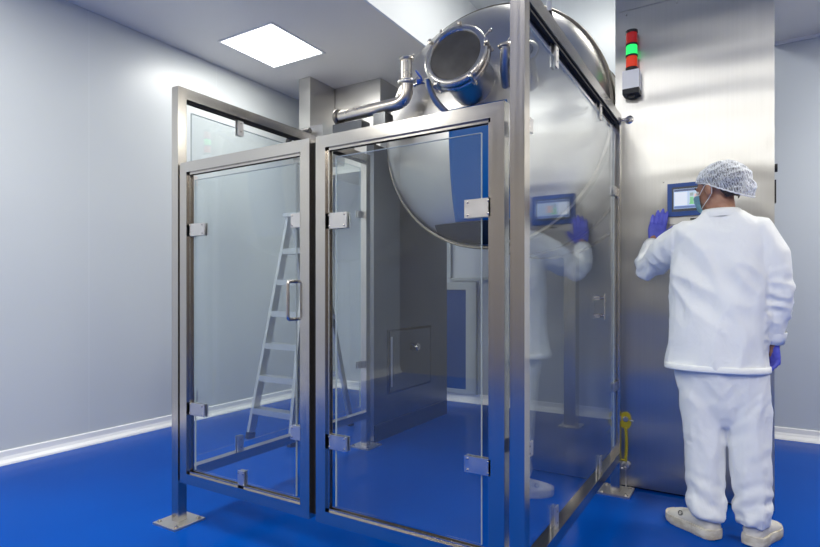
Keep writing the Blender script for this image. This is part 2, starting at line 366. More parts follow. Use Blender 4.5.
def door(name, label, x0, x1, z0, z1, handle_x=None, clamps=(), bottom_clamps=()):
    y0, y1 = EY0, EY0+.045; w = .05; ym = (y0+y1)/2
    t = thing(name, label, 'glass door', ((x0+x1)/2, ym, z0), 'framed glass doors of the enclosure')
    e = .0006
    def mitred(a, b, c, d):     # quad in xz extruded over y
        bm = B(); q = [a, b, c, d]; f = [bm.verts.new((p[0], y0, p[1])) for p in q]; g = [bm.verts.new((p[0], y1, p[1])) for p in q]
        bm.faces.new(f); bm.faces.new(g[::-1])
        for i in range(4): bm.faces.new((f[i], f[(i+1)%4], g[(i+1)%4], g[i]))
        return bm
    obj('stile', mitred((x0,z0),(x0+w,z0+w),(x0+w,z1-w),(x0,z1)), M_frame_v, t, bevel=.0018)
    obj('stile', mitred((x1,z0),(x1-w,z0+w),(x1-w,z1-w),(x1,z1)), M_frame_v, t, bevel=.0018)
    obj('top_rail', mitred((x0,z1),(x0+w,z1-w),(x1-w,z1-w),(x1,z1)), M_frame_x, t, bevel=.0018)
    obj('bottom_rail', mitred((x0,z0),(x0+w,z0+w),(x1-w,z0+w),(x1,z0)), M_frame_x, t, bevel=.0018)
    bm = B()
    for a, b in ((x0+w, x0+w+.012), (x1-w-.012, x1-w)):
        box(bm, a, b, ym-.012, ym-.008, z0+w, z1-w); box(bm, a, b, ym+.008, ym+.012, z0+w, z1-w)
    box(bm, x0+w, x1-w, ym-.012, ym-.008, z1-w-.012, z1-w); box(bm, x0+w, x1-w, ym+.008, ym+.012, z1-w-.012, z1-w)
    box(bm, x0+w, x1-w, ym-.012, ym-.008, z0+w, z0+w+.010); box(bm, x0+w, x1-w, ym+.008, ym+.012, z0+w, z0+w+.010)
    obj('glazing_track', bm, M_frame_v, t)
    gx0, gx1, gz0, gz1 = x0+w+.04, x1-w-.042, z0+w+.022, z1-w-.04
    obj('glass_pane', box(B(), gx0, gx1, ym-.004, ym+.004, gz0, gz1), M_glass, t)
    bm = B()
    for x in (gx0, gx1): box(bm, x-.0008, x+.0008, ym-.0042, ym+.0042, gz0, gz1)
    box(bm, gx0, gx1, ym-.0042, ym+.0042, gz1-.0008, gz1+.0008); obj('pane_edge', bm, M_glass_edge, t)
    for (a, b, c, d) in clamps: clamp_y(t, a, b, c, d, ym, gap=.005)
    for x in bottom_clamps: clamp_y(t, x-.02, x+.02, z0+w-.001, z0+w+.075, ym, gap=.005)
    if handle_x:
        obj('seal_strip', box(B(), x1+.0005, x1+.030, y1-.014, y1, z0+.012, z1-.012), M_darkgap, t)
        bm = B(); za, zb, r = 1.045, 1.205, .0075
        for s in (-1, 1):
            p = [(handle_x, ym+s*.004, za), (handle_x, ym+s*.035, za)] + [tuple(q) for q in arc((handle_x, ym+s*.045, za), (handle_x, ym+s*.06, za), (handle_x, ym+s*.06, za+.015), 5)]
            p += [tuple(q) for q in arc((handle_x, ym+s*.06, zb-.015), (handle_x, ym+s*.06, zb), (handle_x, ym+s*.045, zb), 5)] + [(handle_x, ym+s*.035, zb), (handle_x, ym+s*.004, zb)]
            tube(bm, p, r, 12)
        obj('handle', bm, M_chrome, t, 'auto')
    return t
door('glass_door', 'narrower glass door on the left with steel frame and D-shaped pull handle', -2.395, -1.545, .215, 1.80, -1.63,
     [(-2.345,-2.225,1.435,1.495), (-2.345,-2.225,.555,.615), (-1.66,-1.595,1.435,1.495), (-1.66,-1.595,.53,.59)], (-1.97,))
door('glass_door', 'wider glass door beside the tall right post, steel frame, no handle', -1.510, -.685, .215, 1.80, None,
     [(-1.46,-1.358,1.418,1.482), (-1.46,-1.358,.52,.578), (-.838,-.735,1.418,1.482), (-.838,-.735,.532,.588)])
# bracket with rosette tying the right screen to the cabinet
t = thing('wall_bracket', 'small chrome tie bar with round rosette on the steel cabinet above the right screen', 'bracket', (-.60,3.42,2.18))
bm = B(); tube(bm, [(-.64,3.36,2.165),(-.64,3.385,2.168)]+arc((-.64,3.385,2.168),(-.63,3.41,2.175),(-.60,3.415,2.178),5)+[(-.585,3.432,2.178)], .008, 12); obj('tie_bar', bm, M_chrome, t, 'auto')
bm = B(); lathe(bm, [(.026,0),(.026,.006),(.018,.012),(0,.012)], (-.585,3.4405,2.178), (0,-1,0), 24); obj('rosette', bm, M_chrome, t, 'auto')

# ------------------------------------------------------------------ steel cabinet on the right
CX0, CX1, CY = -.664, .131, 3.44
t = thing('machine_cabinet', 'tall stainless steel machine cabinet the worker faces', 'cabinet', ((CX0+CX1)/2, CY+.5, 0))
obj('cabinet_body', box(B(), CX0, CX1, CY, 4.75, .012, 3.3), M_panel, t, bevel=.003)
obj('front_panel', box(B(), CX0+.022, CX1-.032, CY-.006, CY+.001, .03, 2.822), M_panel, t, bevel=.002)
obj('upper_panel', box(B(), CX0+.022, CX1-.032, CY-.006, CY+.001, 2.828, 3.28), M_panel, t, bevel=.002)
bm = B(); box(bm, CX0+.02, CX1-.03, CY+.02, 4.7, 0, .012); obj('plinth', bm, M_black, t)
for x, z in ((-.60,2.80),(-.33,2.80),(-.05,2.80)):
    bm = B(); lathe(bm, [(.006,0),(.005,.003),(0,.003)], (x, CY-.006, z), (0,-1,0), 10); obj('screw', bm, M_chrome, t)
l = obj('latch', cyl(B(), (CX1+.001,CY+.03,1.815), (CX1+.014,CY+.03,1.815), .022), M_black, t, 'auto')
obj('latch_lever', box(B(), CX1+.001, CX1+.008, CY+.01, CY+.05, 1.63, 1.75), M_black, t, bevel=.003)

# touchscreen set in its plate
t = thing('touchscreen', 'blue-framed operator touchscreen on a steel plate in front of the worker', 'touchscreen', (-.25,CY-.01,1.56))
pl = obj('mounting_plate', box(B(), -.413, -.075, CY-.012, CY-.0062, 1.545, 1.805), M_panel, t, bevel=.002)
screws(pl, [(-.398,CY-.012,1.788),(-.09,CY-.012,1.788),(-.398,CY-.012,1.56),(-.09,CY-.012,1.56)], (0,-1,0))
obj('bezel', box(B(), -.377, -.105, CY-.028, CY-.0122, 1.587, 1.772), mat('blue_bezel', (.012,.07,.30), .4), t, bevel=.005)
obj('inner_bezel', box(B(), -.354, -.128, CY-.0305, CY-.0282, 1.612, 1.750), mat('grey_bezel', (.06,.07,.09), .4), t, bevel=.001)
dsp = obj('display', box(B(), -.344, -.138, CY-.0315, CY-.0307, 1.627, 1.738), emit('display_glow', (.50,.60,.76), .3), t)
for nm, q, c in (('menu_bar', (-.342,-.140,1.724,1.736), (.10,.13,.24)), ('side_panel', (-.340,-.275,1.645,1.720), (.78,.83,.92)), ('mimic_field', (-.268,-.150,1.648,1.720), (.55,.66,.74)),
                 ('mimic_block', (-.240,-.205,1.660,1.705), (.82,.55,.45)), ('mimic_tank', (-.262,-.245,1.655,1.69), (.25,.60,.30)), ('mimic_bar', (-.262,-.245,1.695,1.712), (.35,.42,.40)),
                 ('green_button', (-.265,-.235,1.650,1.656), (.2,.65,.25)), ('bottom_bar', (-.342,-.140,1.629,1.642), (.16,.24,.48))):
    obj(nm, box(B(), q[0], q[1], CY-.0322, CY-.0316-.0003*(nm.startswith('mimic_b') or nm in('mimic_tank','green_button')), q[2], q[3]), emit(nm+'_glow', c, .25), dsp) if not (nm.startswith('mimic_b') or nm in ('mimic_tank','green_button')) else obj(nm, box(B(), q[0], q[1], CY-.0326, CY-.0323, q[2], q[3]), emit(nm+'_glow', c, .25), dsp)
obj('logo_badge', box(B(), -.262, -.222, CY-.0135, CY-.0121, 1.563, 1.573), M_black, t)

# signal tower
t = thing('signal_tower', 'red, green and red signal light tower on the steel cabinet', 'signal light', (-.565,3.385,2.32))
sx, sy = -.563, 3.385
bm = B(); box(bm, sx-.045, sx+.045, sy-.035, CY-.0062, 2.335, 2.440); obj('base_housing', bm, M_white_pl, t, bevel=.006)
bm = B(); box(bm, sx-.045, sx+.045, sy-.035, CY-.0062, 2.305, 2.3348); box(bm, sx-.02, sx+.02, sy-.01, sy+.02, 2.290, 2.305); obj('base_foot', bm, M_black, t, bevel=.004)
def lens(z0, z1, m):
    prof = [(.001, z0), (.029, z0)]; n = 8
    for i in range(n): a = z0+(z1-z0)*i/n; b = z0+(z1-z0)*(i+1)/n; prof += [(.030, a+.0015), (.0312, (a+b)/2), (.030, b-.0015)]
    prof += [(.029, z1), (.001, z1)]
    return obj('lens', lathe(B(), prof, (sx, sy, 0), (0,0,1), 28), m, t, 'auto')
lens(2.462, 2.525, emit('orange_red_lens', (.75,.05,.015), .35))['label'] = 'orange-red lens'
lens(2.535, 2.590, emit('green_lens', (.02,.75,.14), .9))['label'] = 'lit green lens'
lens(2.600, 2.662, emit('red_lens', (.45,.01,.01), .22))['label'] = 'dark red lens'
for z0, z1 in ((2.440,2.462),(2.525,2.535),(2.590,2.600),(2.662,2.677)):
    obj('collar', lathe(B(), [(0,z0),(.033,z0),(.033,z1),(.028,z1+.0005),(0,z1+.0005)], (sx, sy, 0), (0,0,1), 28), M_black, t, 'auto')

# yellow grounding / hose fitting low on the cabinet
t = thing('hose_fitting', 'yellow plastic tag and hose with round steel fitting low on the cabinet', 'hose', (-.60,3.42,.06))
bm = B(); fx = -.602
rings_loft(bm, [[Vector((fx+.030*math.cos(a), y, .40+.050*math.copysign(abs(math.sin(a))**.7, math.sin(a)))) for a in [2*PI*k/24 for k in range(24)]] for y in (3.4335, 3.420)]); obj('yellow_plate', bm, M_yellow, t, bevel=.002)
bm = B(); lathe(bm, [(.016,0),(.016,.006),(.009,.012),(0,.012)], (fx,3.42,.41), (0,-1,0), 16); cyl(bm, (fx+.02,3.425,.405), (fx+.042,3.425,.40), .006, seg=10); obj('plate_knob', bm, M_clamp, t, 'auto')
bm = B(); tube(bm, [(fx,3.424,.36)]+arc((fx+.002,3.424,.33),(fx+.006,3.42,.25),(fx,3.42,.16),8), .0085, 12); obj('hose', bm, M_yellow, t, 'auto')
bm = B(); tube(bm, arc((fx,3.415,.165),(-.63,3.41,.17),(-.655,3.40,.18),6), .006, 10); obj('branch_hose', bm, M_yellow, t, 'auto')
bm = B(); lathe(bm, [(.026,0),(.026,.008),(.018,.02),(.020,.026),(.010,.028),(.009,.02),(0,.02)], (fx+.002,3.434,.135), (0,-1,0), 20); obj('fitting', bm, M_clamp, t, 'auto')
bm = B(); tube(bm, [(fx,3.42,.11),(fx+.004,3.42,.06),(fx+.002,3.42,.012)], .004, 8); tube(bm, arc((fx,3.415,.13),(-.635,3.40,.11),(-.65,3.40,.125),6), .0035, 8); obj('drain_wire', bm, M_clamp, t, 'auto')

# ------------------------------------------------------------------ dark side cabinet behind the left screen
t = thing('side_cabinet', 'dark grey steel machine side wall with service hatch behind the wider door', 'machine panel', (-2.47,4.0,0))
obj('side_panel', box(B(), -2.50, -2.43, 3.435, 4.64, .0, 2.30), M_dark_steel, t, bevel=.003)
obj('reflection_band', box(B(), -2.429, -2.424, 3.445, 4.63, .0, .13), mat('dark_reflection_band', (.03,.035,.045), .3, .8), t)  # dark band added to give the reflection's crisp edge low on the panel
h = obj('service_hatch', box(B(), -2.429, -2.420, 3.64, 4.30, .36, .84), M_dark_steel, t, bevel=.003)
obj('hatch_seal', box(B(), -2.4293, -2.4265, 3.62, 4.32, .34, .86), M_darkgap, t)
k = obj('knob', lathe(B(), [(.010,0),(.010,.015),(.030,.018),(.034,.03),(.028,.038),(.012,.040),(.010,.034),(0,.034)], (-2.42,4.03,.69), (1,0,0), 24), M_chrome, h, 'auto')
bm = B(); cyl(bm, (-2.415,3.66,.40), (-2.415,3.66,.80), .008, seg=10); obj('hinge', bm, M_clamp, h, 'auto')

# ------------------------------------------------------------------ tank
TX, TZ, TR, TY = -1.505, 2.285, .83, 3.47
t = thing('process_tank', 'huge round polished steel process tank raised behind the glass enclosure', 'tank', (TX, TY+.7, TZ))
def dish(r): return -.24*math.sqrt(max(0, 1-(r/(TR-.02))**2)) if r < TR-.02 else 0
prof = [(0, -.24)] + [((TR-.02)*math.sin(a), -.24*math.cos(a)) for a in [PI/2*i/24 for i in range(1, 25)]]
obj('front_dish', lathe(B(), prof, (TX, TY, TZ), (0,1,0), 128), M_tank, t, True)
obj('shell', lathe(B(), [(TR-.025,.0),(TR-.012,.02),(TR-.012,1.45),(.5,1.6),(0,1.62)], (TX, TY, TZ), (0,1,0), 128), M_tank, t, 'auto')
obj('rim_flange', lathe(B(), [(TR-.03,-.004),(TR-.004,-.006),(TR,.0),(TR,.055),(TR-.014,.06)], (TX, TY, TZ), (0,1,0), 128), M_tank_rim, t, 'auto')
for y in (TY+.75, TY+1.3): obj('band', lathe(B(), [(TR-.014,y-TY),(TR+.003,y-TY),(TR+.003,y-TY+.05),(TR-.014,y-TY+.05)], (TX, TY, TZ), (0,1,0), 128), M_tank_rim, t, 'auto')
# blue patch following the lower middle of the dish
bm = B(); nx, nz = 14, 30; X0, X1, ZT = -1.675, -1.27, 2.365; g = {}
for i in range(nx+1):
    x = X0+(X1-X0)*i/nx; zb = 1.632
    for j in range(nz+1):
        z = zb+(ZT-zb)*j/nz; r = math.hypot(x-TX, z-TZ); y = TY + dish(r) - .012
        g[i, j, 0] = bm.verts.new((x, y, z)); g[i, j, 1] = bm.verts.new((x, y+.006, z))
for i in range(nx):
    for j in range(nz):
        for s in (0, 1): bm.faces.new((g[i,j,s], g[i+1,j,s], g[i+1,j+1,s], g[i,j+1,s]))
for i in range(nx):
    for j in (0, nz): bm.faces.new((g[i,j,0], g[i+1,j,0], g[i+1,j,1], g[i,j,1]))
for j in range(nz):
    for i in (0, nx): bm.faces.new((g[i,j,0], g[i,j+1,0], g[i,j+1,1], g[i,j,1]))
obj('blue_patch', bm, M_blue_pl, t, True)['label'] = 'glossy blue patch on the dish'
# dark reflection in the lower dish, built as a strip under the blue patch
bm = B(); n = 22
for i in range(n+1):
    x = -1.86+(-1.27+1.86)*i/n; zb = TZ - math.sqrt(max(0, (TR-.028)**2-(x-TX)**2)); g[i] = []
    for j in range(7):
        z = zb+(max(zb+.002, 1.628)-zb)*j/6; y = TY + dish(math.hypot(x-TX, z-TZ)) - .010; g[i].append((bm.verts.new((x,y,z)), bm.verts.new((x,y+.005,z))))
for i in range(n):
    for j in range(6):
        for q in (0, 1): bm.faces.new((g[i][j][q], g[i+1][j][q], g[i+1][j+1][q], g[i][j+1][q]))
obj('dish_reflection', bm, mat('dish_reflection_dark', (.012,.02,.03), .35, .3), t, True)['label'] = 'dark reflection low in the dish, built as a strip'
# support legs under the shell, standing beside the cabinet at the rear
for x in (-1.28, -.88):
    bm = B(); box(bm, x-.05, x+.05, 4.7, 4.82, .01, TZ-math.sqrt((TR-.02)**2-(x-TX)**2)+.06); box(bm, x-.09, x+.09, 4.66, 4.86, 0, .012); obj('support_leg', bm, M_frame_v, t, bevel=.003)
# manway port: neck, flange rings, lid, clamp bolts
pc = Vector((-1.485, 2.93, 2.585)); pn = Vector((.07, -.96, .20)).normalized()
bm = B(); lathe(bm, [(.150,-.42),(.150,-.34),(.152,-.10),(.165,-.085),(.185,-.08)], pc, pn, 56); nk = obj('port_neck', bm, M_duct, t, 'auto')
obj('port_flange', lathe(B(), [(.15,-.082),(.200,-.082),(.204,-.076),(.204,-.052),(.198,-.046),(.15,-.046)], pc, pn, 56), M_pipe, nk, 'auto')
obj('clamp_ring', lathe(B(), [(.15,-.044),(.192,-.044),(.200,-.036),(.202,-.016),(.192,-.004),(.180,.0),(.166,.0),(.160,-.006),(.155,-.02)], pc, pn, 56), M_chrome, nk, 'auto')
obj('port_lid', lathe(B(), [(.161,-.03),(.161,-.014),(.150,-.012),(.10,-.008),(0,-.004)], pc, pn, 56), M_lid, nk, 'auto')
u_, w_ = frame_of(pn)
for a in (35, 95, 170, 235, 300):
    r = math.radians(a); q = pc + (u_*math.cos(r) + w_*math.sin(r))*.205
    bm = B(); cyl(bm, q-pn*.075, q+pn*.005, .009, seg=10); lathe(bm, [(.016,0),(.016,.014),(.008,.018),(0,.018)], q+pn*.0, pn, 6); lathe(bm, [(.016,0),(.016,.012),(0,.012)], q-pn*.085, pn, 6)
    obj('clamp_bolt', bm, M_pipe, nk, 'auto')
for a, s in ((60, .07), (140, .05)):
    r = math.radians(a); e = (u_*math.cos(r) + w_*math.sin(r)); q = pc - pn*.07
    bm = B(); cyl(bm, q+e*.20, q+e*(.20+s), .006, seg=10); ellipsoid(bm, q+e*(.20+s), (.012,.012,.012), u=10, v=8); obj('lever', bm, M_chrome, nk, 'auto')
# sight glass nozzle right of the port
sgn = Vector((.12,-.85,.42)).normalized(); sgc = Vector((-1.10, 3.05, 2.56))
bm = B(); lathe(bm, [(.055,-.36),(.055,-.03),(.085,-.028),(.088,-.02),(.088,-.004),(.080,0),(.060,0)], sgc, sgn, 40); sg = obj('sight_glass', bm, M_chrome, t, 'auto')
obj('sight_glass_lens', lathe(B(), [(.062,-.004),(.03,-.001),(0,0)], sgc, sgn, 40), mat('dark_lens', (.01,.02,.06), .05), sg, 'auto')
# small branch nozzle with tri-clamp right of the neck
bm = B(); tube(bm, [(-1.30,3.30,2.45),(-1.24,3.12,2.50),(-1.21,3.05,2.54),(-1.20,3.03,2.60)], .028, 16); obj('branch_nozzle', bm, M_duct, t, 'auto')
bm = B(); lathe(bm, [(.028,0),(.042,.004),(.044,.012),(.036,.022),(0,.024)], (-1.20,3.03,2.595), (0,-.1,1), 24); cyl(bm, (-1.19,3.02,2.61), (-1.13,2.99,2.66), .005, seg=8); obj('nozzle_cap', bm, M_pipe, t, 'auto')
# valve left of the port, with blue hand grip
t2 = thing('sampling_valve', 'small valve with blue handle between the vent pipe and the round port', 'valve', (-1.85,3.15,2.5))
bm = B(); tube(bm, [(-1.72,3.29,2.50),(-1.755,3.22,2.52),(-1.79,3.16,2.55),(-1.84,3.15,2.56),(-1.90,3.15,2.55)], .013, 14); lathe(bm, [(0,0),(.024,0),(.024,.014),(0,.014)], (-1.78,3.165,2.545), (1,-.3,-.3), 20); obj('valve_body', bm, M_chrome, t2, 'auto')
bm = B(); cyl(bm, (-1.83,3.14,2.56), (-1.835,3.13,2.59), .005, seg=8); tube(bm, [(-1.835,3.13,2.585),(-1.85,3.12,2.61),(-1.865,3.115,2.63)], [.006,.008,.005], 10); obj('valve_handle', bm, M_blue_fit, t2, 'auto')
bm = B(); cyl(bm, (-1.86,3.13,2.56), (-1.835,3.135,2.56), .015, seg=14); obj('valve_cap', bm, M_blue_fit, t2, 'auto')

# curved nozzle elbow hugging the dish below the port's left edge
bm = B(); tube(bm, arc((-1.70,2.98,2.50),(-1.72,3.05,2.36),(-1.60,3.25,2.28),8), [.02]*9, 14); obj('elbow_nozzle', bm, M_pipe, t, 'auto')

# hanging white conduit with black gland
t = thing('cable_conduit', 'white conduit with black cable gland hanging down above the tank', 'conduit', (-1.02,3.29,2.8))
obj('conduit', cyl(B(), (-1.02,3.29,2.84), (-1.02,3.29,4.1), .015, seg=16), M_white_pl, t, 'auto')
bm = B(); tube(bm, [(-1.02,3.29,2.87),(-1.02,3.29,2.83),(-1.012,3.288,2.79),(-1.0,3.285,2.75)], [.018,.024,.026,.022], 14); obj('cable_gland', bm, M_black, t, 'auto')

# ------------------------------------------------------------------ vent pipe and ducts
t = thing('vent_pipe', 'horizontal steel pipe with elbow and upright capped branch above the doors', 'pipe', (-2.26,3.15,2.44))
vy, vz, vx = 3.15, 2.44, -1.955
bm = B(); tube(bm, [(-2.53,vy,vz),(vx-.10,vy,vz+.008)]+arc((vx-.10,vy,vz+.008),(vx,vy,vz+.01),(vx,vy,vz+.10),10)[1:]+[(vx,vy,2.57)], .043, 28); obj('pipe_run', bm, M_pipe, t, 'auto')
bm = B(); lathe(bm, [(.04,0),(.060,.003),(.063,.010),(.063,.018),(.060,.024),(.04,.027)], (vx,vy,2.565), (0,0,1), 32); cyl(bm, (vx+.055,vy-.02,2.578), (vx+.10,vy-.03,2.583), .008, seg=8); obj('pipe_clamp', bm, M_clamp, t, 'auto')
obj('upright_branch', cyl(B(), (vx,vy,2.57), (vx,vy,2.735), .037, seg=28), M_pipe, t, 'auto')
bm = B(); lathe(bm, [(.037,0),(.048,.002),(.051,.008),(.048,.018),(.042,.022),(0,.024)], (vx,vy,2.727), (0,0,1), 32); cyl(bm, (vx+.045,vy-.02,2.738), (vx+.075,vy-.03,2.742), .005, seg=8); obj('branch_cap', bm, M_pipe, t, 'auto')
bm = B(); lathe(bm, [(0,0),(.054,0),(.058,.008),(.058,.024),(.052,.032),(.04,.034)], (-2.56,vy,vz), (1,0,0), 32); obj('end_flange', bm, M_tank_rim, t, 'auto')
bm = B(); lathe(bm, [(.030,0),(.034,.01),(.034,.05),(0,.05)], (vx-.07,vy+.04,vz+.03), (0,.2,1), 24); obj('side_boss', bm, M_tank_rim, t, 'auto')
t = thing('pipe_support', 'dark steel bracket under the horizontal vent pipe, above the wider door', 'bracket', (-2.4,3.15,2.2))
bm = B(); box(bm, -2.56, -2.30, 3.10, 3.20, 2.30, 2.375); obj('bracket_box', bm, M_dark_steel, t, bevel=.003)
bm = B(); box(bm, -2.20, -2.10, 3.10, 3.20, 2.26, 2.395); obj('bracket_arm', bm, M_dark_steel, t, bevel=.003)
bm = B(); box(bm, -2.56, -2.02, 3.20, 3.23, 2.24, 2.30); obj('support_rail', bm, M_frame_x, t, bevel=.002)
bm = B(); box(bm, -2.50, -2.46, 3.201, 3.229, 2.192, 2.24); obj('support_foot', bm, M_frame_v, t, bevel=.002)
t = thing('air_duct', 'large square stainless air duct dropping from the ceiling behind the doors', 'duct', (-3.5,4.88,2.3))
obj('duct_body', box(B(), -3.83, -3.12, 4.52, YB-.004, 2.42, ZC-.001), M_duct, t, bevel=.003)
bm = B(); box(bm, -3.835, -3.115, 4.515, YB-.004, 2.40, 2.43); box(bm, -3.835, -3.115, 4.514, YB-.004, 2.86, 2.875); obj('duct_flange', bm, M_clamp, t, bevel=.002)
t = thing('air_duct', 'narrow steel duct box in front of the large duct, left of it', 'duct', (-3.72,4.3,2.4))
obj('duct_body', box(B(), -3.845, -3.70, 4.13, 4.512, 2.62, ZC-.001), M_duct, t, bevel=.003)
t = thing('equipment_box', 'light steel equipment box behind the meeting point of the doors', 'box', (-3.2,3.7,2.4))
bm = B(); box(bm, -3.42, -3.08, 3.60, 3.90, 2.30, 2.60); obj('box_body', bm, M_duct, t, bevel=.008)
bm = B(); box(bm, -3.27, -3.23, 3.74, 3.78, 0, 2.30); obj('stand', bm, M_frame_v, t, bevel=.002)
bm = B(); tube(bm, [(-3.44,3.55,2.34)]+arc((-3.44,3.55,2.44),(-3.44,3.55,2.53),(-3.34,3.55,2.54),6)+[(-3.18,3.55,2.545)], .024, 14); obj('grab_pipe', bm, M_lid, t, 'auto')

# ------------------------------------------------------------------ step ladder
t = thing('step_ladder', 'aluminium step ladder standing behind the narrower glass door', 'ladder', (-3.13,3.2,0))
fy0, fy1, LT = 3.03, 3.36, 1.78
def fl(s, h): return Vector((-3.12 + s*(.225-.115*h/LT), fy0+(fy1-fy0)*h/LT, h))
def bar(bm, p, q, w, d):
    p, q = Vector(p), Vector(q); ax = (q-p).normalized(); u = Vector((1,0,0)); u = (u-ax*u.dot(ax)).normalized(); v = ax.cross(u)
    vs = [bm.verts.new(c+u*a*w+v*b*d) for c in (p, q) for a, b in ((-.5,-.5),(.5,-.5),(.5,.5),(-.5,.5))]
    bm.faces.new(vs[3::-1]); bm.faces.new(vs[4:])
    for i in range(4): bm.faces.new((vs[i], vs[(i+1)%4], vs[4+(i+1)%4], vs[4+i]))
for s in (-1, 1):
    bm = B(); bar(bm, fl(s, .03), fl(s, LT), .028, .065); obj('front_stile', bm, M_alu, t, bevel=.003)
    bm = B(); bar(bm, fl(s, 0), fl(s, .05), .034, .07); obj('foot', bm, M_black, t, bevel=.003)
    r0 = Vector((-3.12+s*.20, 3.78, .03)); bm = B(); bar(bm, r0, (-3.12+s*.11, 3.42, LT-.04), .026, .045); obj('rear_leg', bm, M_alu, t, bevel=.003)
    bm = B(); bar(bm, r0-Vector((0,0,.03)), r0+Vector((0,0,.03)), .032, .05); obj('foot', bm, M_black, t, bevel=.003)
for i in range(6):
    h = .24+.255*i; a, b = fl(-1, h), fl(1, h); bm = B(); box(bm, a.x+.010, b.x-.010, a.y-.035, a.y+.055, h-.045, h); obj('step', bm, M_alu, t, bevel=.004)
for h, y in ((.45, 3.70), (.95, 3.60)):
    bm = B(); box(bm, -3.305, -2.935, y-.010, y+.012, h-.02, h+.02); obj('rear_brace', bm, M_alu, t, bevel=.002)
bm = B(); box(bm, -3.255, -2.985, 3.30, 3.47, LT, LT+.03); obj('top_cap', bm, M_alu, t, bevel=.005)

# ------------------------------------------------------------------ worker
def nz(p, s, o=0): return noise.noise(Vector((p.x*s[0]+o, p.y*s[1]+o*1.7, p.z*s[2]-o)))
def ridge(p, s, o=0): return .5-abs(nz(p, s, o))*2.2
worker = thing('person', 'person in white jacket, trousers, hair net and blue gloves touching the steel cabinet', 'person', (-.1, 3.0, 0))
HO = Vector((-.115, 3.015, 1.655)); HR = Matrix.Rotation(math.radians(60), 3, 'Z') @ Matrix.Rotation(math.radians(-7), 3, 'X')
def hp(x, y, z): return HO + HR @ Vector((x, y, z))
LS = [(-.236,3.0,1.425),(-.345,3.07,1.366),(-.452,3.165,1.285),(-.462,3.255,1.335),(-.444,3.335,1.425)]
RS = [(.052,3.0,1.425),(.112,2.99,1.325),(.132,2.985,1.17),(.128,3.01,1.05),(.112,3.045,.935)]
LL = [(-.175,3.0,.86),(-.175,3.0,.66),(-.168,2.995,.47),(-.160,2.985,.28),(-.150,2.975,.10)]
RL = [(-.01,3.0,.86),(.002,3.0,.66),(.010,2.995,.47),(.018,2.985,.28),(.025,2.975,.10)]
# body: one continuous skin
bm = B()
rings_loft(bm, [ell((-.10,3.0,z), a, b, 24, e=2.3) for z, a, b in ((.82,.165,.11),(.92,.16,.105),(1.05,.145,.10),(1.2,.16,.105),(1.34,.175,.105),(1.43,.15,.085),(1.49,.09,.07))])
tube(bm, [(-.095,2.995,1.42), (-.097,2.997,1.52), (-.106,3.008,1.62)], [.070,.063,.061], 20)
tube(bm, LS, [.056,.048,.038,.033,.025], 16); tube(bm, RS, [.056,.048,.038,.033,.025], 16)
tube(bm, LS[-1:]+[(-.436,3.365,1.475),(-.425,3.385,1.51)], [.028,.026,.016], 14); tube(bm, RS[-1:]+[(.112,3.055,.885),(.112,3.058,.85)], [.028,.025,.014], 14)
tube(bm, LL, [.085,.078,.062,.052,.040], 18); tube(bm, RL, [.085,.078,.062,.052,.040], 18)
tube(bm, [(-.150,2.975,.10),(-.20,3.01,.055),(-.28,3.07,.045)], [.034,.026,.018], 12); tube(bm, [(.025,2.975,.10),(.045,3.03,.055),(.08,3.12,.045)], [.034,.026,.018], 12)
ellipsoid(bm, hp(0,-.012,.025), (.075,.096,.088), HR, 32, 20)
ellipsoid(bm, hp(0,.028,-.035), (.061,.062,.082), HR, 28, 18)
ellipsoid(bm, hp(0,.052,-.086), (.034,.034,.028), HR); ellipsoid(bm, hp(0,.030,-.07), (.052,.045,.035), HR)
ellipsoid(bm, hp(0,.078,.016), (.046,.016,.012), HR)
tube(bm, [hp(0,.086,.01), hp(0,.102,-.018), hp(0,.108,-.030), hp(0,.088,-.040)], [.007,.010,.013,.010], 12)
for s in (-1, 1):
    ellipsoid(bm, hp(s*.013,.092,-.033), (.009,.011,.008), HR)
    em = HR @ Matrix.Rotation(s*.35, 3, 'Z')
    ellipsoid(bm, hp(s*.083,-.008,-.012), (.010,.020,.033), em); ellipsoid(bm, hp(s*.076,.002,-.038), (.006,.010,.012), em)
ellipsoid(bm, hp(0,.086,-.060), (.022,.009,.007), HR)
bm = fuse(bm, .006, 3)
body = obj('body', bm, M_skin, worker, True)
for s in (-1, 1):
    e = obj('eye', ellipsoid(B(), hp(s*.028,.0765,-.003), (.0125,.0115,.010), HR), mat('eye_white', (.75,.73,.70), .2), body, True)
    obj('iris', ellipsoid(B(), hp(s*.030,.0905,-.003), (.005,.0025,.005), HR), M_black, e, True) if False else None
# eyebrows and short dark hair
bm = B()
for s in (-1, 1): tube(bm, [hp(s*.014,.094,.020), hp(s*.030,.090,.025), hp(s*.048,.076,.019)], [.003,.0045,.002], 8)
obj('eyebrows', bm, M_hair, worker, True)
bm = B(); ellipsoid(bm, hp(0,-.016,.028), (.0825,.102,.093), HR, 48, 32); ellipsoid(bm, hp(0,-.046,-.03), (.062,.052,.060), HR, 32, 20)
bm = fuse(bm, .005, 2, disp=lambda p, n: n*.003*nz(p, (60,60,60)))
iv = HR.inverted(); kill = []
for v in bm.verts:
    q = iv @ (v.co-HO)
    lim = .062 if q.y > .060 else (.014+(q.y-.02)*1.1 if q.y > .02 else (.014 if q.y > -.03 else max(-.062, .014-(-.03-q.y)*2.2)))
    if q.z < lim: kill.append(v)
bmesh.ops.delete(bm, geom=kill, context='VERTS'); obj('hair', bm, M_hair, worker, True)
